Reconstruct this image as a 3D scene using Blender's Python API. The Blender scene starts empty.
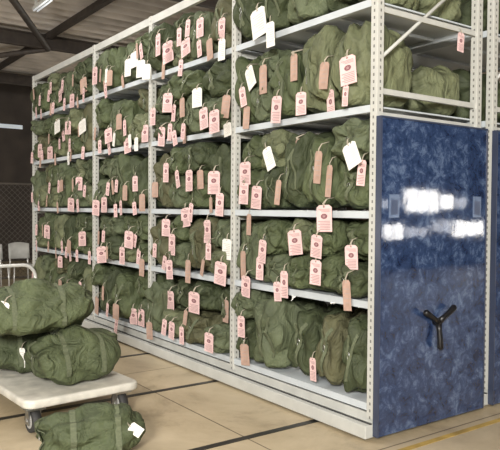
import bpy, bmesh, math, random
from mathutils import Vector, Matrix, noise
from mathutils.bvhtree import BVHTree
S = bpy.context.scene
COL = S.collection
PI = math.pi
rnd = random.Random(31)

# ------------------------------------------------------------------ camera
F = 653.0
Xd = Vector((906, -10, 653)).normalized()
Yd = Vector((-470, -20, 653)).normalized()
Zd = Xd.cross(Yd).normalized()
Yd = Zd.cross(Xd).normalized()
def to_world(c): return Vector((Xd.dot(c), Yd.dot(c), Zd.dot(c)))
corner = Vector(((373-250)/F, (440-225)/F, 1)) * 4.66
CAM = -to_world(corner)
right, up, back = to_world(Vector((1,0,0))), to_world(Vector((0,-1,0))), to_world(Vector((0,0,-1)))
cd = bpy.data.cameras.new('camera'); cam = bpy.data.objects.new('camera', cd); COL.objects.link(cam)
cd.sensor_width = 36; cd.sensor_fit = 'HORIZONTAL'; cd.lens = F/500*36; cd.clip_end = 200
M = Matrix((right, up, back)).transposed().to_4x4(); M.translation = CAM
cam.matrix_world = M
S.camera = cam
def ray(px, py): return to_world(Vector(((px-250)/F, (py-225)/F, 1)))
def on_x(px, py, x0):
    d = ray(px, py); k = (x0-CAM.x)/d.x; return CAM + d*k

# ------------------------------------------------------------------ materials
def nodes(m):
    m.use_nodes = True
    nt = m.node_tree
    return nt, nt.nodes, nt.links, nt.nodes['Principled BSDF']
def mat(name, col, rough=.6, metal=0, var=.12, scale=8, bump=0, bscale=60, spec=.5):
    m = bpy.data.materials.new(name); nt, N, L, P = nodes(m)
    tc = N.new('ShaderNodeTexCoord'); nz = N.new('ShaderNodeTexNoise'); nz.inputs['Scale'].default_value = scale; nz.inputs['Detail'].default_value = 5
    L.new(tc.outputs['Object'], nz.inputs['Vector'])
    r = N.new('ShaderNodeValToRGB')
    r.color_ramp.elements[0].position = .3; r.color_ramp.elements[1].position = .7
    r.color_ramp.elements[0].color = tuple(c*(1-var) for c in col)+(1,)
    r.color_ramp.elements[1].color = tuple(min(1, c*(1+var)) for c in col)+(1,)
    L.new(nz.outputs['Fac'], r.inputs['Fac']); L.new(r.outputs['Color'], P.inputs['Base Color'])
    P.inputs['Roughness'].default_value = rough; P.inputs['Metallic'].default_value = metal
    P.inputs['Specular IOR Level'].default_value = spec
    if bump:
        b = N.new('ShaderNodeBump'); b.inputs['Strength'].default_value = bump; b.inputs['Distance'].default_value = .01
        n2 = N.new('ShaderNodeTexNoise'); n2.inputs['Scale'].default_value = bscale; n2.inputs['Detail'].default_value = 6
        L.new(tc.outputs['Object'], n2.inputs['Vector']); L.new(n2.outputs['Fac'], b.inputs['Height']); L.new(b.outputs['Normal'], P.inputs['Normal'])
    return m
def canvas_mat():
    m = bpy.data.materials.new('olive_canvas'); nt, N, L, P = nodes(m)
    tc = N.new('ShaderNodeTexCoord'); oi = N.new('ShaderNodeObjectInfo')
    n1 = N.new('ShaderNodeTexNoise'); n1.inputs['Scale'].default_value = 4.5; n1.inputs['Detail'].default_value = 9; n1.inputs['Roughness'].default_value = .66
    L.new(tc.outputs['Object'], n1.inputs['Vector'])
    r = N.new('ShaderNodeValToRGB'); r.color_ramp.elements[0].position = .3; r.color_ramp.elements[1].position = .72
    r.color_ramp.elements[0].color = (.58,.58,.58,1); r.color_ramp.elements[1].color = (1.36,1.34,1.29,1)
    L.new(n1.outputs['Fac'], r.inputs['Fac'])
    mx = N.new('ShaderNodeMix'); mx.data_type = 'RGBA'; mx.blend_type = 'MULTIPLY'; mx.inputs[0].default_value = 1
    L.new(oi.outputs['Color'], mx.inputs[6]); L.new(r.outputs['Color'], mx.inputs[7])
    L.new(mx.outputs[2], P.inputs['Base Color'])
    P.inputs['Roughness'].default_value = .68; P.inputs['Specular IOR Level'].default_value = .32
    n2 = N.new('ShaderNodeTexNoise'); n2.inputs['Scale'].default_value = 7; n2.inputs['Detail'].default_value = 4.5; n2.inputs['Distortion'].default_value = 1.1
    L.new(tc.outputs['Object'], n2.inputs['Vector'])
    n3 = N.new('ShaderNodeTexNoise'); n3.inputs['Scale'].default_value = 220
    L.new(tc.outputs['Object'], n3.inputs['Vector'])
    b1 = N.new('ShaderNodeBump'); b1.inputs['Strength'].default_value = 1.0; b1.inputs['Distance'].default_value = .066
    b2 = N.new('ShaderNodeBump'); b2.inputs['Strength'].default_value = .3; b2.inputs['Distance'].default_value = .003
    L.new(n2.outputs['Fac'], b1.inputs['Height']); L.new(n3.outputs['Fac'], b2.inputs['Height'])
    L.new(b1.outputs['Normal'], b2.inputs['Normal']); L.new(b2.outputs['Normal'], P.inputs['Normal'])
    return m
def blue_mat():
    m = bpy.data.materials.new('blue_marbled_laminate'); nt, N, L, P = nodes(m)
    tc = N.new('ShaderNodeTexCoord')
    n1 = N.new('ShaderNodeTexNoise'); n1.inputs['Scale'].default_value = 9.5; n1.inputs['Detail'].default_value = 14; n1.inputs['Roughness'].default_value = .75; n1.inputs['Distortion'].default_value = .4
    L.new(tc.outputs['Object'], n1.inputs['Vector'])
    r = N.new('ShaderNodeValToRGB'); e = r.color_ramp.elements
    e[0].position = .33; e[0].color = (.006,.011,.034,1); e[1].position = .74; e[1].color = (.155,.215,.34,1)
    k = e.new(.52); k.color = (.026,.047,.112,1)
    L.new(n1.outputs['Fac'], r.inputs['Fac']); L.new(r.outputs['Color'], P.inputs['Base Color'])
    P.inputs['Roughness'].default_value = .05; P.inputs['Specular IOR Level'].default_value = .9
    n2 = N.new('ShaderNodeTexNoise'); n2.inputs['Scale'].default_value = 7; n2.inputs['Detail'].default_value = 3
    L.new(tc.outputs['Object'], n2.inputs['Vector'])
    b = N.new('ShaderNodeBump'); b.inputs['Strength'].default_value = .06; b.inputs['Distance'].default_value = .01
    L.new(n2.outputs['Fac'], b.inputs['Height']); L.new(b.outputs['Normal'], P.inputs['Normal'])
    return m
def upright_mat():
    m = bpy.data.materials.new('slotted_grey_steel'); nt, N, L, P = nodes(m)
    tc = N.new('ShaderNodeTexCoord'); sp = N.new('ShaderNodeSeparateXYZ'); L.new(tc.outputs['Object'], sp.inputs[0])
    def mth(op, a, b=None):
        n = N.new('ShaderNodeMath'); n.operation = op
        for i, v in enumerate((a, b)):
            if v is None: continue
            if isinstance(v, (int, float)): n.inputs[i].default_value = v
            else: L.new(v, n.inputs[i])
        return n.outputs[0]
    fz = mth('FRACT', mth('MULTIPLY', sp.outputs['Z'], 20.0))
    inz = mth('LESS_THAN', fz, .42)
    iny = mth('LESS_THAN', mth('ABSOLUTE', sp.outputs['Y']), .007)
    inx = mth('LESS_THAN', mth('ABSOLUTE', sp.outputs['X']), .007)
    slot = mth('MULTIPLY', inz, mth('MAXIMUM', iny, inx))
    mx = N.new('ShaderNodeMix'); mx.data_type = 'RGBA'
    mx.inputs[6].default_value = (.48,.48,.45,1); mx.inputs[7].default_value = (.15,.15,.14,1)
    L.new(slot, mx.inputs[0]); L.new(mx.outputs[2], P.inputs['Base Color'])
    P.inputs['Roughness'].default_value = .5
    return m
def floor_mat():
    m = bpy.data.materials.new('tan_concrete'); nt, N, L, P = nodes(m)
    tc = N.new('ShaderNodeTexCoord')
    n1 = N.new('ShaderNodeTexNoise'); n1.inputs['Scale'].default_value = 1.0; n1.inputs['Detail'].default_value = 14; n1.inputs['Roughness'].default_value = .74; n1.inputs['Distortion'].default_value = .5
    L.new(tc.outputs['Object'], n1.inputs['Vector'])
    r = N.new('ShaderNodeValToRGB'); e = r.color_ramp.elements
    e[0].position = .32; e[0].color = (.23,.178,.113,1); e[1].position = .70; e[1].color = (.56,.47,.33,1)
    k = e.new(.47); k.color = (.43,.35,.23,1)
    L.new(n1.outputs['Fac'], r.inputs['Fac'])
    br = N.new('ShaderNodeTexBrick'); br.offset = 0; br.inputs['Scale'].default_value = 1; br.inputs['Brick Width'].default_value = 3.4; br.inputs['Row Height'].default_value = 2.84
    br.inputs['Mortar Size'].default_value = .006; br.inputs['Color1'].default_value = (1,1,1,1); br.inputs['Color2'].default_value = (.94,.94,.94,1); br.inputs['Mortar'].default_value = (.25,.23,.21,1)
    mp = N.new('ShaderNodeMapping'); mp.inputs['Location'].default_value = (.72, -.55+.71, 0)
    L.new(tc.outputs['Object'], mp.inputs['Vector']); L.new(mp.outputs['Vector'], br.inputs['Vector'])
    mx = N.new('ShaderNodeMix'); mx.data_type = 'RGBA'; mx.blend_type = 'MULTIPLY'; mx.inputs[0].default_value = 1
    L.new(r.outputs['Color'], mx.inputs[6]); L.new(br.outputs['Color'], mx.inputs[7]); L.new(mx.outputs[2], P.inputs['Base Color'])
    r2 = N.new('ShaderNodeMapRange'); r2.inputs['To Min'].default_value = .22; r2.inputs['To Max'].default_value = .6
    L.new(n1.outputs['Fac'], r2.inputs['Value']); L.new(r2.outputs['Result'], P.inputs['Roughness'])
    return m
def emis(name, col, st):
    m = bpy.data.materials.new(name); nt, N, L, P = nodes(m)
    P.inputs['Base Color'].default_value = (*col,1); P.inputs['Emission Color'].default_value = (*col,1); P.inputs['Emission Strength'].default_value = st
    return m
CANVAS = canvas_mat(); BLUE = blue_mat(); UPR = upright_mat(); FLOOR = floor_mat()
WEB = mat('olive_webbing', (.10,.115,.066), .8, var=.2, scale=60)
STEEL = mat('painted_grey_steel', (.46,.465,.44), .5, var=.08, scale=6)
STEELB = mat('pale_blue_grey_shelf', (.49,.53,.56), .5, var=.06, scale=4)
METAL = mat('brushed_metal', (.45,.45,.44), .35, 1, .1, 30)
BLACK = mat('black_plastic', (.006,.006,.007), .35, var=.2)
DARK = mat('dark_steel', (.035,.03,.026), .7, var=.3)
BEAM = mat('dark_roof_steel', (.04,.031,.025), .7, var=.3)
RAFTER = mat('brown_rafter', (.18,.105,.06), .7, var=.3)
PINK = mat('pink_card', (.73,.515,.505), .75, var=.09, scale=12)
BROWN = mat('buff_card', (.41,.275,.22), .8, var=.14, scale=15)
WHITE = mat('white_card', (.77,.755,.71), .75, var=.04, scale=12)
INKR = mat('maroon_ink', (.20,.08,.095), .8, var=.1)
INKP = mat('faded_print', (.37,.225,.23), .8, var=.1)
INKG = mat('grey_ink', (.33,.30,.29), .8, var=.1)
STRING = mat('string', (.42,.37,.30), .9)
CREAM = mat('worn_off_white_deck', (.58,.56,.50), .5, var=.20, scale=8)
RUBBER = mat('dark_rubber', (.03,.03,.03), .7, var=.2)
GREYW = mat('grey_tread', (.36,.36,.35), .6, var=.15)
ROOF = mat('corrugated_zinc', (.54,.50,.46), .5, 0, .25, 1.2)
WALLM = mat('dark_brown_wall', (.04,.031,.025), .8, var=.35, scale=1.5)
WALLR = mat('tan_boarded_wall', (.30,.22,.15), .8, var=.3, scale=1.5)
CHROME = mat('galvanised_tube', (.62,.62,.60), .3, .3, .06)
YEL = mat('worn_yellow_paint', (.40,.27,.07), .6, var=.4, scale=5)
RAIL = mat('steel_floor_track', (.03,.028,.025), .4, .4, .3, 6)
WIRE = mat('dull_wire', (.13,.115,.10), .6, .3)
EDGE = mat('panel_edging', (.04,.05,.085), .3)
PALE = mat('pale_grey_plastic', (.45,.45,.43), .6)
PULL = mat('blue_grey_pull', (.09,.13,.22), .2, .2, .08)
PULLIN = mat('blue_pull_recess', (.05,.07,.13), .3, 0, .08)

# ------------------------------------------------------------------ mesh helpers
def box(bm, x0, x1, y0, y1, z0, z1, mi=0, bev=0):
    r = bmesh.ops.create_cube(bm, size=1)
    vs = r['verts']
    bmesh.ops.scale(bm, vec=(x1-x0, y1-y0, z1-z0), verts=vs)
    bmesh.ops.translate(bm, vec=((x0+x1)/2, (y0+y1)/2, (z0+z1)/2), verts=vs)
    fs = {f for v in vs for f in v.link_faces}
    for f in fs: f.material_index = mi
    if bev:
        es = list({e for v in vs for e in v.link_edges})
        bmesh.ops.bevel(bm, geom=es, offset=bev, segments=2, affect='EDGES', profile=.5)
    return vs
def tube(bm, pts, r, seg=8, mi=0, cap=True):
    pts = [Vector(p) for p in pts]; rings = []
    prev = None
    for i, p in enumerate(pts):
        d = (pts[min(i+1, len(pts)-1)]-pts[max(i-1, 0)]).normalized()
        if prev is None:
            a = d.orthogonal().normalized()
        else:
            a = (prev - d*prev.dot(d)).normalized()
        prev = a; b = d.cross(a)
        rr = r[i] if isinstance(r, (list, tuple)) else r
        rings.append([bm.verts.new(p + (a*math.cos(2*PI*k/seg)+b*math.sin(2*PI*k/seg))*rr) for k in range(seg)])
    for i in range(len(rings)-1):
        for k in range(seg):
            f = bm.faces.new((rings[i][k], rings[i][(k+1)%seg], rings[i+1][(k+1)%seg], rings[i+1][k])); f.material_index = mi; f.smooth = True
    if cap:
        for rg in (rings[0], rings[-1]):
            f = bm.faces.new(rg); f.material_index = mi
def ribbon(bm, pts, wv, th=.004, mi=0):
    pts = [Vector(p) for p in pts]; rings = []
    for i, p in enumerate(pts):
        d = (pts[min(i+1, len(pts)-1)]-pts[max(i-1, 0)]).normalized()
        w = wv[i] if isinstance(wv, list) else Vector(wv)
        n = d.cross(w).normalized()*th/2
        rings.append([bm.verts.new(q) for q in (p+w/2+n, p-w/2+n, p-w/2-n, p+w/2-n)])
    for i in range(len(rings)-1):
        for k in range(4):
            f = bm.faces.new((rings[i][k], rings[i][(k+1)%4], rings[i+1][(k+1)%4], rings[i+1][k])); f.material_index = mi; f.smooth = False
    bm.faces.new(rings[0]); bm.faces.new(rings[-1])
def cyl(bm, p0, p1, r, seg=20, mi=0): tube(bm, [p0, p1], r, seg, mi)
def obj(name, bm, mats, parent=None, loc=None):
    bmesh.ops.recalc_face_normals(bm, faces=bm.faces[:])
    me = bpy.data.meshes.new(name); bm.to_mesh(me); bm.free()
    for m in (mats if isinstance(mats, (list, tuple)) else [mats]): me.materials.append(m)
    o = bpy.data.objects.new(name, me); COL.objects.link(o)
    if parent: o.parent = parent
    if loc: o.location = loc
    return o
def thing(name, label, cat, loc=(0,0,0), rz=0, group=None):
    o = bpy.data.objects.new(name, None); COL.objects.link(o); o.empty_display_size = .1
    o.location = loc; o.rotation_euler = (0,0,rz); o['label'] = label; o['category'] = cat
    if group: o['group'] = group
    return o
def struct(name, bm, m, loc=None):
    o = obj(name, bm, m, None, loc); o['kind'] = 'structure'; return o
def dup(root):
    r = root.copy(); COL.objects.link(r)
    for ch in list(root.children):
        c = ch.copy(); COL.objects.link(c); c.parent = r
        for g in list(ch.children):
            d = g.copy(); COL.objects.link(d); d.parent = c
    return r

# ------------------------------------------------------------------ setting
XL, XR, YB, YF, ZC = -10, 17, -9, 17, 5.4
bm = bmesh.new(); box(bm, XL, XR, YB, YF, -.1, 0); struct('floor', bm, FLOOR)
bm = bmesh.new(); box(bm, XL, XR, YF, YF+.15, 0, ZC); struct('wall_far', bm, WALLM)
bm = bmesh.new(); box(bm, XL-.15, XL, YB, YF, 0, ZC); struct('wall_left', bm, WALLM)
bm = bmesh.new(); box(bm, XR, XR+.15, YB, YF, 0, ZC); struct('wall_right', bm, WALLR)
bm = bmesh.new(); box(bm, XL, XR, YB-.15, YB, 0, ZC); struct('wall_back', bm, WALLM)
bm = bmesh.new()
n = 560
prev = None
for i in range(n+1):
    y = YB + (YF-YB)*i/n
    z = ZC + .10*math.sin(2*PI*y/.4)
    a, b = bm.verts.new((XL, y, z)), bm.verts.new((XR, y, z))
    if prev: bm.faces.new((prev[0], prev[1], b, a)).smooth = True
    prev = (a, b)
ceil = struct('ceiling', bm, ROOF)
for y in (-3, 1.5, 6, 10.5, 15):
    bm = bmesh.new()
    for z0, z1, w in ((5.22, 5.25, .12), (4.99, 5.22, .02), (4.96, 4.99, .12)): box(bm, XL, XR, y-w/2, y+w/2, z0, z1)
    obj('roof_beam', bm, BEAM, ceil)
for x in (-6, -3.6, -1.2, 1.2, 3.2, 4.5, 5.8, 7.1, 8.4, 9.7, 11):
    bm = bmesh.new(); box(bm, x-.05, x+.05, YB, YF, 5.17, 5.29); obj('roof_purlin', bm, BEAM if x < 2 else RAFTER, ceil)
for (p, q) in (((-6, 6), (-3.6, 10.5)), ((-3.6, 10.5), (-6, 15)), ((-1.2, 6), (1.2, 10.5)), ((1.2, 10.5), (-1.2, 15)), ((-1.2, 6), (-3.6, 10.5)), ((-3.6, 1.5), (-1.2, 6))):
    bm = bmesh.new(); tube(bm, [(*p, 4.97), (*q, 4.97)], .06)
    obj('roof_brace', bm, BEAM, ceil)
# windows on back wall seen mirrored in the end panel, strip on far wall, glow strip added on right wall, skylights
DAY = emis('bright_daylight_glass', (1,.97,.92), 13)
DAY2 = emis('soft_daylight_glass', (.95,.96,1), 4.5)
DAYD = emis('dim_daylight_glass', (.8,.9,1), .12)
WINS = [(10.6,12.0,1.58,2.2,DAY),(12.08,12.7,1.66,2.1,DAY),(12.8,13.3,1.74,2.0,DAY2),(9.6,10.4,1.68,1.9,DAY2),(8.9,9.6,.94,1.2,DAY2),(9.7,10.5,.84,1.26,DAY),(10.6,11.6,.9,1.16,DAY2),(11.7,12.6,1.0,1.34,DAY2),(12.7,14.2,.86,1.3,DAY)]
for i, (x0, x1, z0, z1, m) in enumerate(WINS):
    bm = bmesh.new(); box(bm, x0, x1, YB, YB+.02, z0, z1); w = struct('window_%d' % (i+1), bm, m)
    nb = max(1, round((x1-x0)/.45))
    for k in range(nb+1):
        bm = bmesh.new(); xx = x0-.02+k*(x1-x0)/nb; box(bm, xx, xx+.03, YB+.02, YB+.05, z0-.03, z1+.03); obj('window_mullion', bm, DARK, w)
bm = bmesh.new(); box(bm, 1.2, 2.6, YF-.02, YF, 4.0, 4.12); struct('window_10', bm, DAYD)
bm = bmesh.new(); box(bm, XR-.02, XR, 8, 16, 3.3, 4.6); struct('window_11', bm, emis('right_added_glow', (1,.97,.9), 2.0))  # glowing strip added to brighten the background on the right
SKY = emis('skylight_sheet', (.95,.97,1), .85)
for i, (x0, x1, y0, y1) in enumerate(((5.9, 7.0, 3, 5.6), (8.5, 9.6, 4, 9), (3.3, 4.4, 2.2, 4.4))):
    bm = bmesh.new(); box(bm, x0, x1, y0, y1, 5.27, 5.285); struct('window_%d' % (12+i), bm, SKY)
for i, y in enumerate((.55, 1.97, 3.39, 4.81, 6.23, 7.65)):
    bm = bmesh.new(); box(bm, -7, 10, y-.03, y+.03, 0, .003)
    struct('trim_%d' % (i+1), bm, RAIL)
bm = bmesh.new(); box(bm, -4, 6, -.28, -.23, 0, .002); struct('trim_7', bm, YEL)

# ------------------------------------------------------------------ shelving
PY = [0.035, 1.80, 3.48, 5.12, 7.70]
SZ = [.245, .98, 1.63, 2.39, 3.14]
TOPZ = 3.79; DEP = 1.22; PH = 2.29
def three_spoke(parent, x, y, z):
    bm = bmesh.new(); cyl(bm, (x, y, z), (x, y-.045, z), .03); tube(bm, [(x, y-.045, z), (x, y-.055, z)], [.03, .018], 20)
    h = obj('hand_wheel', bm, BLACK, parent)
    for a in (math.radians(152), math.radians(32), math.radians(271)):
        d = Vector((math.cos(a), 0, math.sin(a)))
        c = Vector((x, y-.035, z))
        bm = bmesh.new()
        tube(bm, [c+d*.015, c+d*.06+Vector((0,-.008,0)), c+d*.13+Vector((0,-.016,0)), c+d*.19+Vector((0,-.018,0)), c+d*.205+Vector((0,-.018,0))], [.025, .019, .020, .024, .013], 12)
        obj('spoke', bm, BLACK, h)
def pull(parent, x, y, z):
    bm = bmesh.new(); box(bm, x-.055, x+.055, y-.006, y, z-.085, z+.085, bev=.003); o = obj('recessed_pull', bm, PULL, parent)
    bm = bmesh.new(); box(bm, x-.036, x+.036, y-.008, y-.005, z-.06, z+.045, bev=.001); obj('pull_recess', bm, PULLIN, o)
def shelving(x0, label):
    t = thing('mobile_shelving', label, 'shelving unit', (x0, 0, 0), 0, 'mobile shelving units')
    for y in PY:
        for x in (.033, DEP-.033):
            bm = bmesh.new()
            w = .033
            box(bm, -w, w, -w, w, 0, TOPZ+.02-.14, bev=.004)
            obj('upright', bm, UPR, t, (x, y, .14))
    for i in range(4):
        a, b = PY[i]+.036, PY[i+1]-.036
        for z in SZ:
            bm = bmesh.new()
            box(bm, .012, DEP-.012, a, b, z-.012, z)
            box(bm, .004, .02, a, b, z-.05, z+.002); box(bm, DEP-.02, DEP-.004, a, b, z-.05, z+.002)
            box(bm, .02, .05, a, b, z-.05, z-.044)
            for k in range(1, 4): box(bm, .02, DEP-.02, a+(b-a)*k/4-.02, a+(b-a)*k/4+.02, z-.035, z-.012)
            obj('shelf', bm, STEELB, t)
        for xa in (.004, DEP-.045):
            bm = bmesh.new()
            box(bm, xa, xa+.041, a, b, TOPZ-.075, TOPZ+.01); obj('top_rail', bm, STEEL, t)
    for y in PY:
        for z in SZ[1:]+[TOPZ]+([2.56] if y == PY[0] else []):
            bm = bmesh.new()
            box(bm, .06, DEP-.06, y-.015, y+.015, z-.09, z-.05)
            obj('end_bar', bm, STEEL, t)
        bm = bmesh.new()
        tube(bm, [(.06, y, 2.72), (DEP-.06, y, 3.58)], .014, 6); obj('cross_brace', bm, STEEL, t)
    bm = bmesh.new()
    box(bm, -.085, .05, -.005, PY[-1]+.05, .02, .115, bev=.006); box(bm, DEP-.05, DEP+.02, -.005, PY[-1]+.05, .02, .115, bev=.006)
    for y in PY: box(bm, .05, DEP-.05, y-.04, y+.04, .04, .115)
    obj('carriage', bm, STEEL, t)
    bm = bmesh.new(); box(bm, -.035, -.018, -.004, PY[-1]+.05, .115, .122); obj('buffer_strip', bm, RUBBER, t)
    bm = bmesh.new(); box(bm, .012, .03, .0, PY[-1]+.04, .115, .178); obj('kick_plate', bm, STEEL, t)
    for y in (.55, 1.97, 3.39, 4.81, 6.23, 7.6):
        for x in (.2, DEP-.2):
            bm = bmesh.new(); cyl(bm, (x, y-.015, .068), (x, y+.015, .068), .064); obj('track_wheel', bm, DARK, t)
    bm = bmesh.new(); box(bm, .0, DEP, -.05, -.02, .03, PH, bev=.003); p = obj('end_panel', bm, BLUE, t)
    bm = bmesh.new()
    box(bm, -.012, 0, -.055, -.006, .03, PH); box(bm, DEP, DEP+.012, -.055, -.006, .03, PH); box(bm, -.012, DEP+.012, -.055, -.006, PH, PH+.012)
    obj('panel_edging', bm, EDGE, p)
    three_spoke(p, .60, -.05, .80)
    pull(p, .13, -.05, 1.67); pull(p, 1.10, -.05, 1.67)
    return t
shelving(0, 'tall grey mobile shelving loaded with green duffel bags, whole blue end panel in view')
X2 = DEP+.085+.065
shelving(X2, 'second mobile shelving unit, cut off at the right edge behind the first blue panel')

# ------------------------------------------------------------------ duffel bags
BL, BW, BH = .62, .40, .36
def spow(v, e): return math.copysign(abs(v)**e, v)
def duffel(seed, L=BL, W=BW, H=BH, girth=False, nu=46, nv=80, heap=0):
    """Empty with body and fittings; front end at x=0, lies along +X, base on z=0."""
    R = random.Random(seed)
    root = thing('duffel_bag', 'olive duffel bag', 'duffel bag')
    bm = bmesh.new(); rings = []
    off = Vector((seed*3.7, seed*1.3, seed*2.1)); nf = R.choice((4, 5, 6)); ph = R.random()*6
    tw = R.uniform(-1.3, 1.3); st = R.choice(((4.0,2.8,5.4), (2.8,5.4,3.2), (4.4,3.6,3.6), (5.5,2.4,4.2)))
    lean = R.uniform(-.18, .18); slump = R.uniform(-.04, .18); dent = R.uniform(-.6, .6); dd = R.uniform(.03, .13)
    if girth: slump = .30
    for i in range(nu+1):
        a = -PI/2 + PI*i/nu
        a = -PI/2+1e-3 if i == 0 else (PI/2-1e-3 if i == nu else a)
        e2 = .50 if a < 0 else .40
        if heap: e2 = .60
        x = L/2*(1+spow(math.sin(a), .70)); r = abs(math.cos(a))**e2
        ring = []
        for k in range(nv):
            th = 2*PI*k/nv
            cy = spow(math.cos(th), .76)*W/2*r; cz = spow(math.sin(th), .76)*H/2*r
            cy *= 1-slump*cz/(H/2); cy += lean*cz
            if cz > 0: cz *= 1-dd*math.exp(-((cy/(W/2)-dent)/.28)**2)
            if heap and cz > 0: cz *= 1-heap*(1-math.sin(PI*min(1, max(0, x/L))))-.24*math.exp(-((x/L-.30)/.10)**2)-.12*math.exp(-((x/L-.70)/.07)**2)
            p = Vector((x, cy, cz))
            q = p*1.0+off
            n = Vector((math.sin(a)*.8, math.cos(th)*math.cos(a), math.sin(th)*math.cos(a)))
            if n.length > 0: n.normalize()
            d = .044*noise.noise(q*3.2)
            qs = Vector((q.x*st[0], q.y*st[1], q.z*st[2]))
            wq = qs + Vector((noise.noise(q*2.7), noise.noise(q*2.7+Vector((5,5,5))), noise.noise(q*2.7+Vector((9,1,3)))))*1.05
            d += .038*(.34-abs(noise.noise(wq))*2.0)
            d += .014*(.35-abs(noise.noise(wq*2.1+Vector((3,3,3))))*2.0)
            if girth: d += .018*(.35-abs(noise.noise(wq*1.6+Vector((7,3,1))))*2.0)
            rf = math.hypot(cy/(W/2), cz/(H/2))
            if a < 0:
                d += .024*math.sin(nf*th+ph+tw*rf*3+2.3*noise.noise(q*4))*min(1, rf*1.3)*(1-x/(L/2))
            d += .005*math.sin(5*th+ph+x*4+3*noise.noise(q*3))
            if a < -.75: d -= .03*max(0, 1-rf/.35)
            p = p + n*d
            p.z += H/2 - .02*math.sin(PI*x/L)*.5
            if p.z < .02: p.z = max(0, .02*(p.z+.05)/.07)
            if not girth: p.y = max(-W/2, min(W/2, p.y))
            p.z = min(p.z, H)
            ring.append(bm.verts.new(p))
        rings.append(ring)
    for i in range(nu):
        for k in range(nv):
            bm.faces.new((rings[i][k], rings[i][(k+1)%nv], rings[i+1][(k+1)%nv], rings[i+1][k])).smooth = True
    for rg in (rings[0], rings[-1]):
        c = bm.verts.new(sum((v.co for v in rg), Vector())/nv)
        for k in range(nv): bm.faces.new((rg[k], rg[(k+1)%nv], c)).smooth = True
    bmesh.ops.recalc_face_normals(bm, faces=bm.faces[:])
    bvh = BVHTree.FromBMesh(bm)
    obj('body', bm, CANVAS, root)
    def front(y, z, o=.006):
        h = bvh.ray_cast(Vector((-1, y, z)), Vector((1,0,0)))[0]
        return (h if h else Vector((.05, y, z)))-Vector((o,0,0))
    ang = R.uniform(-.5, .5); ca, sa = math.cos(ang), math.sin(ang); hl = H*.28
    pts = []
    for k in range(9):
        s = -1+2*k/8
        p = front(-sa*s*hl, H*.48+ca*s*hl)
        p.x -= .022*(1-s*s)
        pts.append(p)
    bm = bmesh.new(); ribbon(bm, pts, Vector((0, ca, sa))*.030, .005); obj('carry_handle', bm, WEB, root)
    c = front(.03, H*.48, .012)
    bm = bmesh.new(); tube(bm, [c+Vector((0, .014*math.cos(t), .020*math.sin(t))) for t in [2*PI*j/12 for j in range(13)]], .0035, 6)
    box(bm, c.x-.004, c.x+.004, c.y-.006, c.y+.006, c.z-.05, c.z-.018); obj('snap_hook', bm, METAL, root)
    y0 = R.uniform(-.25, .25)*W
    pts = [front(y0+.02*math.sin(k*.8), H*(.74-.54*k/8), .008) for k in range(9)]
    bm = bmesh.new(); ribbon(bm, pts, Vector((0, .028, 0)), .004); obj('shoulder_strap', bm, WEB, root)
    if girth:
        for xx in (L*.3, L*.7):
            pts = []; wv = []
            for k in range(33):
                t = -PI*.08 + PI*1.16*k/32
                d = Vector((0, math.cos(t), math.sin(t)))
                h = bvh.ray_cast(Vector((xx, 0, H*.35))+d*2, -d)[0]
                if h: pts.append(h+d*.005); wv.append(Vector((.038,0,0)))
            bm = bmesh.new(); ribbon(bm, pts, wv, .005); obj('girth_strap', bm, WEB, root)
    return root
def paint(root, col):
    for c in root.children:
        if c.name.startswith('body'): c.color = (*col, 1)
SHADE = [('dark olive', (.050,.063,.031)), ('olive green', (.076,.095,.046)), ('grey-green', (.098,.118,.068)), ('faded olive', (.132,.147,.082)), ('brownish olive', (.096,.096,.052))]
WTS = (4, 6, 4, 4, 1)
protos = [duffel(s) for s in range(1, 15)]
used = set()
def get_bag():
    i = rnd.randrange(len(protos))
    if i not in used: used.add(i); return protos[i]
    return dup(protos[i])
ORD = ['first','second','third','fourth','fifth','sixth','seventh','eighth','ninth','tenth','eleventh','twelfth','thirteenth','fourteenth','fifteenth','sixteenth','seventeenth','eighteenth','nineteenth','twentieth']
ROWN = ['bottom shelf','second shelf up','middle shelf','fourth shelf up','top shelf']
BAYN = ['bay nearest blue panel','second bay from panel','third bay from panel','far end bay']
def place(x, y, z, w, h, l, yaw, roll, label, group, shade=None):
    b = get_bag(); b.location = (x, y, z); b.scale = (l/BL, w/BW, h/BH); b.rotation_euler = (roll,0,yaw)
    sh = rnd.choices(SHADE, WTS)[0]
    if shade is not None: sh = SHADE[shade]
    paint(b, sh[1])
    b['label'] = label.replace('#', sh[0]); b['category'] = 'duffel bag'; b['group'] = group
    return b
def widths(total, n):
    w = [rnd.uniform(.72, 1.28) for _ in range(n)]; s = sum(w); return [v*total/s for v in w]
G1 = 'duffel bags on the shelves'
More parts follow.
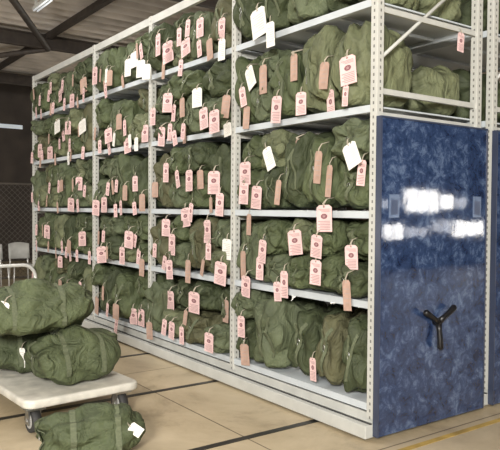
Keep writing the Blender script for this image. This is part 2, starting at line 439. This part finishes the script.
def fill(x, r, bay):
    z0 = SZ[r]+.001
    clear = (SZ[r+1]-.053 if r < 4 else TOPZ-.08)-SZ[r]
    a, b = PY[bay]+.042, PY[bay+1]-.042
    n = max(3, round((b-a)/.37))
    y = a; run = []; col = 0; up_n = 0
    def flush(run):
        nonlocal up_n
        if not run: return
        y0, y1 = run[0][0], run[-1][1]
        m = max(1, round((y1-y0)/.37)); yy = y0
        for k, w in enumerate(widths(y1-y0, m)):
            hb = max(h for (p, q, h) in run if min(q, yy+w)-max(p, yy) > .09)
            hb -= .026
            h = (clear-hb)*rnd.uniform(.97, 1.0)
            place(x+rnd.uniform(-.10, .03), yy+w/2, z0+hb, w*1.0, h, rnd.uniform(.53, .60), 0, 0, f'# duffel bag, {ROWN[r]}, {BAYN[bay]}, upper layer, {ORD[up_n]} from right', G1)
            up_n += 1; yy += w
    for j, w in enumerate(widths(b-a, n)):
        tall = rnd.random() < (.40 if r < 4 else .75)
        if bay == 0 and r >= 3 and j == 0: tall = True
        h = clear*(rnd.uniform(.90, .99) if tall else rnd.uniform(.42, .62))
        if r == 4 and not tall: h = clear*rnd.uniform(.50, .56)
        place(x+rnd.uniform(-.12, .0), y+w/2, z0, w*1.0, h, rnd.uniform(.56, .64), 0, 0, f'# duffel bag, {ROWN[r]}, {BAYN[bay]}, lower layer, {ORD[col]} from right', G1, 3 if (bay == 0 and r >= 3 and j == 0) else None)
        col += 1
        if tall: flush(run); run = []
        else: run.append((y, y+w, h))
        y += w
    flush(run)
for r in range(5):
    for bay in range(4): fill(.02, r, bay)
# the back half of the first bay, seen through the end frame above the blue panel
for r, nm in ((3, 'fourth shelf'), (4, 'top shelf')):
    for j, (y, w, h) in enumerate(((.40, .56, .46 if r == 3 else .36), (1.02, .56, .56 if r == 3 else .46))):
        place(.71, y, SZ[r]+.001, w, h, .46, 0, 0, '# duffel bag, %s, back half, %s behind the end frame' % (nm, ('directly', 'second')[j]), G1, 3-j)
    for j, (y, w) in enumerate(((.45, .52), (1.02, .52))):
        place(X2+.03, y, SZ[r]+.001, w, .50 if r == 3 else .44, .58, 0, 0, '# duffel bag, second unit, %s, %s from its near end' % (nm, ORD[j]), G1)

# ------------------------------------------------------------------ cart-side bags
def big(seed, L, W, H, loc, rz, label, col, rx=0, heap=0):
    b = duffel(seed, L, W, H, girth=True, heap=heap)
    b.location = Vector(loc) - Matrix.Rotation(rz, 3, 'Z') @ Vector((L/2, 0, 0))
    b.rotation_euler = (rx, 0, rz); paint(b, col)
    b['label'] = label; b['category'] = 'duffel bag'; b['group'] = 'duffel bags on and beside the cart'
    return b
big(21, .72, .50, .46, (-1.50, 1.86, .249), .03, 'bulging green duffel bag on the near right of the cart deck', (.075,.093,.047), heap=.36)
big(22, .92, .60, .45, (-1.77, 2.06, .640), -.12, 'large slumped green duffel bag topmost on the cart pile', (.083,.102,.052), heap=.5)
big(23, .74, .46, .40, (-1.68, 2.42, .249), .05, 'green duffel bag on the deck behind the front cart bag', (.057,.071,.036))
big(25, .70, .42, .35, (-1.735, .88, 0), -.30, 'green duffel bag lying on the floor in front of the cart', (.068,.085,.043), heap=.38)

# ------------------------------------------------------------------ tags: read their spot on the shelf face, then find the bag each one hangs against
P_, B_, W_ = 'pink', 'brown', 'white'
TAGS = [ # px, py, w, h, colour, tilt
 (257,24,15,30,W_,-12),(222,26,8,22,P_,0),(200,28,8,20,P_,3),(167,50,10,22,P_,0),(185,48,11,17,P_,-15),(270,35,8,26,W_,4),(209,50,7,22,B_,0),(158,45,6,22,P_,0),(222,50,8,22,W_,6),
 (128,68,8,18,W_,10),(134,60,7,16,W_,-8),(141,66,8,18,W_,0),(147,72,7,16,W_,12),(95,76,7,18,P_,0),(83,86,6,16,B_,0),(72,101,6,14,P_,0),(110,78,5,16,B_,0),(60,96,5,12,P_,0),
 (347,71,16,30,P_,0),(325,76,10,28,B_,0),(294,71,7,28,B_,0),(263,80,8,30,B_,0),(248,83,10,24,W_,-20),(277,110,12,28,P_,0),(301,104,10,24,P_,0),(330,108,9,30,P_,-4),(346,96,6,22,P_,0),(247,118,6,24,B_,0),
 (214,122,12,24,P_,0),(203,116,9,22,P_,0),(227,107,8,24,B_,18),(227,127,8,14,W_,-10),(182,108,6,20,B_,0),(197,98,9,20,W_,0),(168,103,10,20,P_,0),(162,131,8,20,P_,0),(145,131,8,18,P_,0),(153,114,6,18,P_,0),
 (127,146,7,16,P_,0),(119,122,6,16,B_,0),(82,127,9,14,W_,0),(68,128,7,14,P_,0),(57,127,8,13,W_,0),(50,153,6,13,P_,0),(40,151,5,14,P_,0),(108,136,7,15,P_,0),
 (348,157,15,26,W_,-28),(319,165,8,34,B_,0),(298,152,6,26,B_,-8),(266,160,9,24,W_,-18),(245,174,13,24,P_,0),(244,194,10,22,P_,0),(257,195,11,24,P_,0),(279,193,5,26,B_,0),(330,188,6,34,B_,0),
 (214,183,12,24,P_,0),(220,205,8,24,P_,0),(189,181,9,22,P_,0),(200,177,6,20,B_,0),(166,173,6,20,P_,0),(155,190,6,16,B_,0),(142,203,6,18,B_,0),(104,208,8,16,P_,0),(96,208,7,16,P_,0),(71,205,8,14,P_,0),(61,186,5,12,B_,0),(79,184,6,14,P_,0),(125,190,5,16,B_,0),(135,184,5,16,P_,0),
 (324,219,16,28,P_,0),(294,240,14,26,P_,-10),(317,247,13,24,P_,0),(351,258,14,26,P_,0),(227,250,10,22,W_,-6),(263,252,9,24,P_,0),(249,225,5,22,B_,0),(185,218,10,20,P_,0),(207,232,9,24,P_,-6),(172,245,8,22,P_,0),(166,228,8,18,P_,0),(129,234,8,18,P_,0),(142,268,5,18,B_,0),(122,256,6,18,P_,0),(101,252,9,17,P_,0),(82,239,9,15,P_,0),(69,244,5,14,B_,0),(47,232,6,14,P_,0),(243,265,6,28,B_,0),(60,262,5,12,P_,0),
 (221,268,12,24,P_,0),(246,287,11,22,P_,0),(316,273,11,26,P_,0),(346,290,8,32,B_,0),(284,282,8,28,P_,0),(260,272,7,24,P_,0),(241,327,8,22,P_,0),(244,355,8,22,B_,0),(209,340,9,20,P_,-6),(194,300,12,22,P_,0),(170,307,10,20,P_,0),(169,270,7,20,P_,0),(188,272,5,24,B_,0),(133,317,8,17,P_,0),(141,315,8,18,P_,0),(149,331,7,18,B_,0),(116,312,6,16,B_,0),(97,303,5,18,B_,0),(226,312,6,24,B_,0),(172,325,6,18,P_,0),(86,300,5,14,P_,0),(60,280,5,12,B_,0),
]
bpy.context.view_layer.update()
DG = bpy.context.evaluated_depsgraph_get()
def hit_x(y, z):
    ok, loc, *_ = S.ray_cast(DG, Vector((-.7, y, z)), Vector((1, 0, 0)), distance=1.6)
    return loc.x if ok else .3
def hang(y, ztop, w, h):
    """x of the card and of the point its string is tied to"""
    xs = [hit_x(y+dy*w, ztop-dz*h) for dy in (-.5, 0, .5) for dz in (0, .33, .66, 1)]
    xt = hit_x(y, ztop+.06)
    return min(min(xs), xt)-.012, xt
items = []
for (px, py, w, h, k, tilt) in TAGS:
    best = None
    for dp in (0, 3, -3, 6, -6):
        x0 = -.07
        for it in range(3):
            top = on_x(px, py+dp-h/2, x0); bot = on_x(px, py+dp+h/2, x0)
            l, r = on_x(px-w/2, py, x0), on_x(px+w/2, py, x0)
            ww, hh = abs(l.y-r.y)*.91, abs(top.z-bot.z)*.96
            x0, xt = hang(top.y, top.z, ww, hh)
            x0 = max(-.2, x0)
        top = on_x(px, py+dp-h/2, x0)
        if best is None or xt-x0 < best[5]-best[0].x-.02: best = (top, ww, hh, k, 0, xt)
        if xt-x0 < .10: break
    top, ww, hh, k, _, xt = best
    items.append((top, ww, hh, k, tilt+rnd.uniform(-8, 8), xt))
rt = random.Random(5)
for bay, rows in ((0, ((4,1),(3,1),(2,1),(1,1),(0,1))), (1, ((4,5),(3,5),(2,3),(1,4),(0,3))), (2, ((4,7),(3,7),(2,6),(1,6),(0,4)))  , (3, ((4,13),(3,12),(2,10),(1,10),(0,7)))):
    for r, k_ in rows:
        a, b = PY[bay]+.1, PY[bay+1]-.1
        for j in range(k_):
            best = None
            for attempt in range(24):
                y, z = rt.uniform(a, b), SZ[r]+rt.uniform(.05, .42)
                dmin = min(math.hypot(y-q[0].y, (z-q[0].z)*.6) for q in items)
                x0, xt = hang(y, z, .08, .17)
                if xt-x0 > .10: dmin *= .3
                if best is None or dmin > best[0]: best = (dmin, y, z)
                if attempt > 3 and best[0] > .10: break
            y, z = best[1:]
            k = rt.choices((P_, B_, W_), (6, 2.5, 1.6 if r >= 3 else 0))[0]
            h = rt.uniform(.15, .19)
            x0, xt = hang(y, z, .08, h)
            items.append((Vector((max(-.2, x0), y, z)), .082 if k != B_ else .06, h, k, rt.uniform(-16, 16), xt))
def surf(px, py):
    d = ray(px, py).normalized()
    ok, loc, *_ = S.ray_cast(DG, CAM, d)
    return loc-d*.02
LOOSE = [(surf(130, 426), .07, .09, W_, -55, 1.0, 'white tag on the right end of the floor duffel bag'),
         (surf(5, 302), .09, .15, W_, 15, .7, 'white tag hanging from the cart bags at the left edge'),
         (surf(22, 348), .06, .16, W_, 0, .6, 'white tag hanging against the front bag on the cart deck'),
         (Vector((.93, -.006, 3.035)), .08, .15, P_, 4, PI/2, 'pink tag hanging from the end frame bar above the blue panel')]
def make_card(kind):
    base, ink, ink2 = {'pink': (PINK, INKR, INKP), 'brown': (BROWN, INKG, INKG), 'white': (WHITE, INKG, INKG)}[kind]
    t = thing('paper_tag', 'tag', 'tag')
    bm = bmesh.new(); th = .0012
    w, h = .05, .2
    out = [(-w, -h), (w, -h), (w, -.018), (w-.018, 0), (-w+.018, 0), (-w, -.018)]
    fv = [bm.verts.new((-th, y, z)) for y, z in out]; bv = [bm.verts.new((th, y, z)) for y, z in out]
    bm.faces.new(fv); bm.faces.new(bv[::-1])
    for k in range(6): bm.faces.new((fv[k], fv[(k+1)%6], bv[(k+1)%6], bv[k]))
    def q(y0, y1, z0, z1, mi=2):
        f = bm.faces.new([bm.verts.new((-th-.0006, y, z)) for y, z in ((y0, z0), (y1, z0), (y1, z1), (y0, z1))]); f.material_index = mi
    def disc(y, z, r, mi=1, o=.0006):
        f = bm.faces.new([bm.verts.new((-th-o, y+r*math.cos(2*PI*k/16), z+r*.9*math.sin(2*PI*k/16))) for k in range(16)]); f.material_index = mi
    disc(0, -.014, .006)
    if kind == 'pink':
        disc(0, -.084, .022)
        f = bm.faces.new([bm.verts.new((-th-.0009, (.015 if k%2 == 0 else .007)*math.sin(2*PI*k/10), -.084+(.015 if k%2 == 0 else .007)*math.cos(2*PI*k/10))) for k in range(10)]); f.material_index = 2
        for k in range(3): q(-.038, .038-.010*k, -.034-.009*k, -.030-.009*k)
        for k in range(6): q(-.040, .040-.012*(k%2), -.124-.012*k, -.1190-.012*k)
    elif kind == 'white':
        for k in range(7): q(-.036, .036-.014*(k%3), -.05-.018*k, -.047-.018*k)
    else:
        for k in range(4): q(-.034, .034-.012*(k%2), -.06-.03*k, -.057-.03*k)
    obj('card', bm, [base, ink, ink2], t)
    bm = bmesh.new()
    for s in (1, -1): tube(bm, [(0,0,-.014), (-.002,.004*s,.012), (.012,.002*s,.045), (.05,0,.060)], .0022, 5)
    obj('string', bm, STRING, t)
    return t
card = {k: make_card(k) for k in ('pink', 'brown', 'white')}
cused = set()
def get_card(k):
    if k not in cused: cused.add(k); return card[k]
    return dup(card[k])
cnt = {}
for (top, w, h, k, tilt, xt) in sorted(items, key=lambda t: t[0].y):
    row = max([i for i in range(5) if top.z > SZ[i]] or [0])
    bay = max([i for i in range(4) if top.y > PY[i]] or [0])
    c = cnt.get((row, bay, k), 0); cnt[(row, bay, k)] = c+1
    t = get_card(k); t.location = top
    t.scale = (1, w/.1, h/.2); t.rotation_euler = (math.radians(tilt), 0, rnd.uniform(-.12, .12))
    for ch in t.children:
        if ch.name.startswith('string'): ch.scale = (max(.1, min(.4, xt+.004-top.x)/.05), 1, 1)
    kn = {'pink': 'pink printed', 'brown': 'buff brown', 'white': 'white paper'}[k]
    t['label'] = f'{kn} tag, {ROWN[row]}, {BAYN[bay]}, {ORD[c]} {k} tag from right'; t['category'] = 'tag'; t['group'] = 'paper tags tied to the shelved bags'
for (p, w, h, k, tilt, rz, label) in LOOSE:
    t = get_card(k); t.location = p; t.scale = (1, w/.1, h/.2); t.rotation_euler = (math.radians(tilt), 0, rz)
    t['label'] = label; t['category'] = 'tag'; t['group'] = 'other loose paper tags'

# ------------------------------------------------------------------ platform cart
CX, CY = -1.59, 2.22
cart = thing('platform_cart', 'off-white flatbed trolley carrying green duffel bags at the left', 'cart', (CX, CY, 0), math.radians(4))
bm = bmesh.new()
vs = box(bm, -.47, .47, -.74, .74, .183, .248)
es = [e for e in bm.edges if abs(e.verts[0].co.z-e.verts[1].co.z) > .01]
bmesh.ops.bevel(bm, geom=es, offset=.09, segments=6, affect='EDGES', profile=.5)
bm.normal_update()
es = [e for e in bm.edges if len(e.link_faces) == 2 and abs(e.link_faces[0].normal.z-e.link_faces[1].normal.z) > .5]
bmesh.ops.bevel(bm, geom=es, offset=.022, segments=3, affect='EDGES', profile=.5)
obj('deck', bm, CREAM, cart)
for sx in (-1, 1):
    for sy in (-1, 1):
        x, y = (-.385 if sx < 0 else .32), sy*.655
        bm = bmesh.new(); box(bm, x-.07, x+.07, y-.07, y+.07, .172, .183)
        box(bm, x-.048, x-.036, y-.03, y+.03, .06, .175); box(bm, x+.036, x+.048, y-.03, y+.03, .06, .175)
        cyl(bm, (x-.056, y, .085), (x+.056, y, .085), .016)
        cs = obj('caster', bm, METAL, cart)
        bm = bmesh.new(); cyl(bm, (x-.032, y, .085), (x+.032, y, .085), .085, 28); obj('wheel', bm, RUBBER, cs)
        bm = bmesh.new(); cyl(bm, (x-.034, y, .085), (x+.034, y, .085), .055, 24); obj('hub', bm, GREYW, cs)
HT = .98
pts = [(-.30, .69, .24), (-.30, .72, HT-.03)]
for k in range(7):
    a = PI - PI/2*k/6; pts.append((-.18+.12*math.cos(a), .73, HT+.12*math.sin(a)))
for k in range(7):
    a = PI/2 - PI/2*k/6; pts.append((.06+.12*math.cos(a), .73, HT+.12*math.sin(a)))
pts += [(.18, .72, HT-.03), (.18, .69, .24)]
bm = bmesh.new(); tube(bm, pts, .016, 10); obj('push_handle', bm, CHROME, cart)

# ------------------------------------------------------------------ far left clutter: pale chairs, mesh fence
def chair(x, y, rz, label):
    t = thing('chair', label, 'chair', (x, y, 0), rz, 'pale chairs at the far end')
    bm = bmesh.new(); box(bm, -.21, .21, -.21, .21, .43, .46, bev=.012); obj('seat', bm, PALE, t)
    bm = bmesh.new(); nn = 9; prev = None
    for i in range(nn):
        u = -1+2*i/(nn-1); px_ = .21*u; py_ = .22-.05*u*u
        col = [bm.verts.new((px_, py_+dy, zz)) for dy, zz in ((0,.56),(.05,.90-.03*u*u),(.068,.90-.03*u*u),(.018,.56))]
        if prev:
            for k in range(4): bm.faces.new((prev[k], prev[(k+1)%4], col[(k+1)%4], col[k])).smooth = True
        else: bm.faces.new(col)
        prev = col
    bm.faces.new(prev); obj('backrest', bm, PALE, t)
    for sx in (-1, 1):
        bm = bmesh.new(); tube(bm, [(sx*.18, -.18, .43), (sx*.20, -.21, 0)], .013); obj('leg', bm, CHROME, t)
        bm = bmesh.new(); tube(bm, [(sx*.18, .24, .75), (sx*.18, .20, .43), (sx*.20, .23, 0)], .013); obj('leg', bm, CHROME, t)
chair(.10, 10.4, .1, 'pale grey chair before the mesh fence, left of the two')
chair(.64, 10.5, -.05, 'pale grey chair before the mesh fence, nearer the shelving')
fence = thing('wire_fence', 'dull wire mesh fence across the dark far end of the building', 'fence', (0, 11.5, 0))
for x in (-4, -2, 0, 2, 4):
    bm = bmesh.new(); cyl(bm, (x, 0, 0), (x, 0, 2.2), .03, 10); obj('post', bm, WIRE, fence)
for z in (.08, 2.15):
    bm = bmesh.new(); cyl(bm, (-4, 0, z), (4, 0, z), .02, 8); obj('rail', bm, WIRE, fence)
bm = bmesh.new()
x = -6.0
while x < 4:
    for s in (1, -1):
        x0, x1 = (x, x+2.07) if s == 1 else (x+2.07, x)
        z0, z1 = .08, 2.15
        f = lambda xx: z0+(xx-x0)/(x1-x0)*(z1-z0)
        c0, c1 = max(-4, min(4, x0)), max(-4, min(4, x1))
        if abs(c0-c1) < .05: continue
        tube(bm, [(c0, 0, f(c0)), (c1, 0, f(c1))], .005, 4)
    x += .12
obj('mesh_panel', bm, WIRE, fence)
fx = thing('ceiling_light', 'white fluorescent fitting under the corrugated roof at upper left', 'ceiling light', (.1, 7.5, 4.95))
bm = bmesh.new(); box(bm, -.05, .05, -.4, .4, 0, .05, bev=.01); box(bm, -.02, .02, -.36, -.32, .05, .35); box(bm, -.02, .02, .32, .36, .05, .35); obj('housing', bm, STEEL, fx)
GLOW = emis('tube_glow', (.9,.95,1), .35)
for x in (-.03, .03):
    bm = bmesh.new(); cyl(bm, (x, -.36, -.016), (x, .36, -.016), .013, 10); obj('tube', bm, GLOW, fx)

# ------------------------------------------------------------------ light
w = bpy.data.worlds.new('world'); S.world = w; w.use_nodes = True
w.node_tree.nodes['Background'].inputs['Color'].default_value = (.8,.9,1,1); w.node_tree.nodes['Background'].inputs['Strength'].default_value = .1
def area(name, loc, target, size, power, col, sy=None):
    d = bpy.data.lights.new(name, 'AREA'); d.energy = power; d.color = col; d.size = size
    if sy: d.shape = 'RECTANGLE'; d.size_y = sy
    o = bpy.data.objects.new(name, d); COL.objects.link(o); o.location = loc
    o.rotation_euler = (Vector(target)-Vector(loc)).to_track_quat('-Z', 'Y').to_euler()
area('daylight_door', (-7.0, -6.0, 3.8), (0, 1.6, 1.0), 1.4, 1450, (1,.96,.89))
area('overhead_fill', (-3.0, 3.6, 4.9), (-2.4, 3.6, 0), 1.2, 200, (1,.97,.92), 6)  # added overhead fill lamp, no roof opening is built here
area('front_fill', (-2.5, -7.5, 3.2), (.6, 0, 1.2), 2.0, 180, (1,.97,.92))
area('roof_uplight_fill', (-6.0, 7, .4), (0, 10, 5.4), 3, 320, (1,.95,.88))  # added uplight near the floor, brightens the underside of the roof
area('right_background_fill', (11, 12, 2.5), (3, 6, 3.5), 4, 420, (1,.95,.85))  # added fill lamp for the right background, there is no doorway
S.view_settings.view_transform = 'Standard'
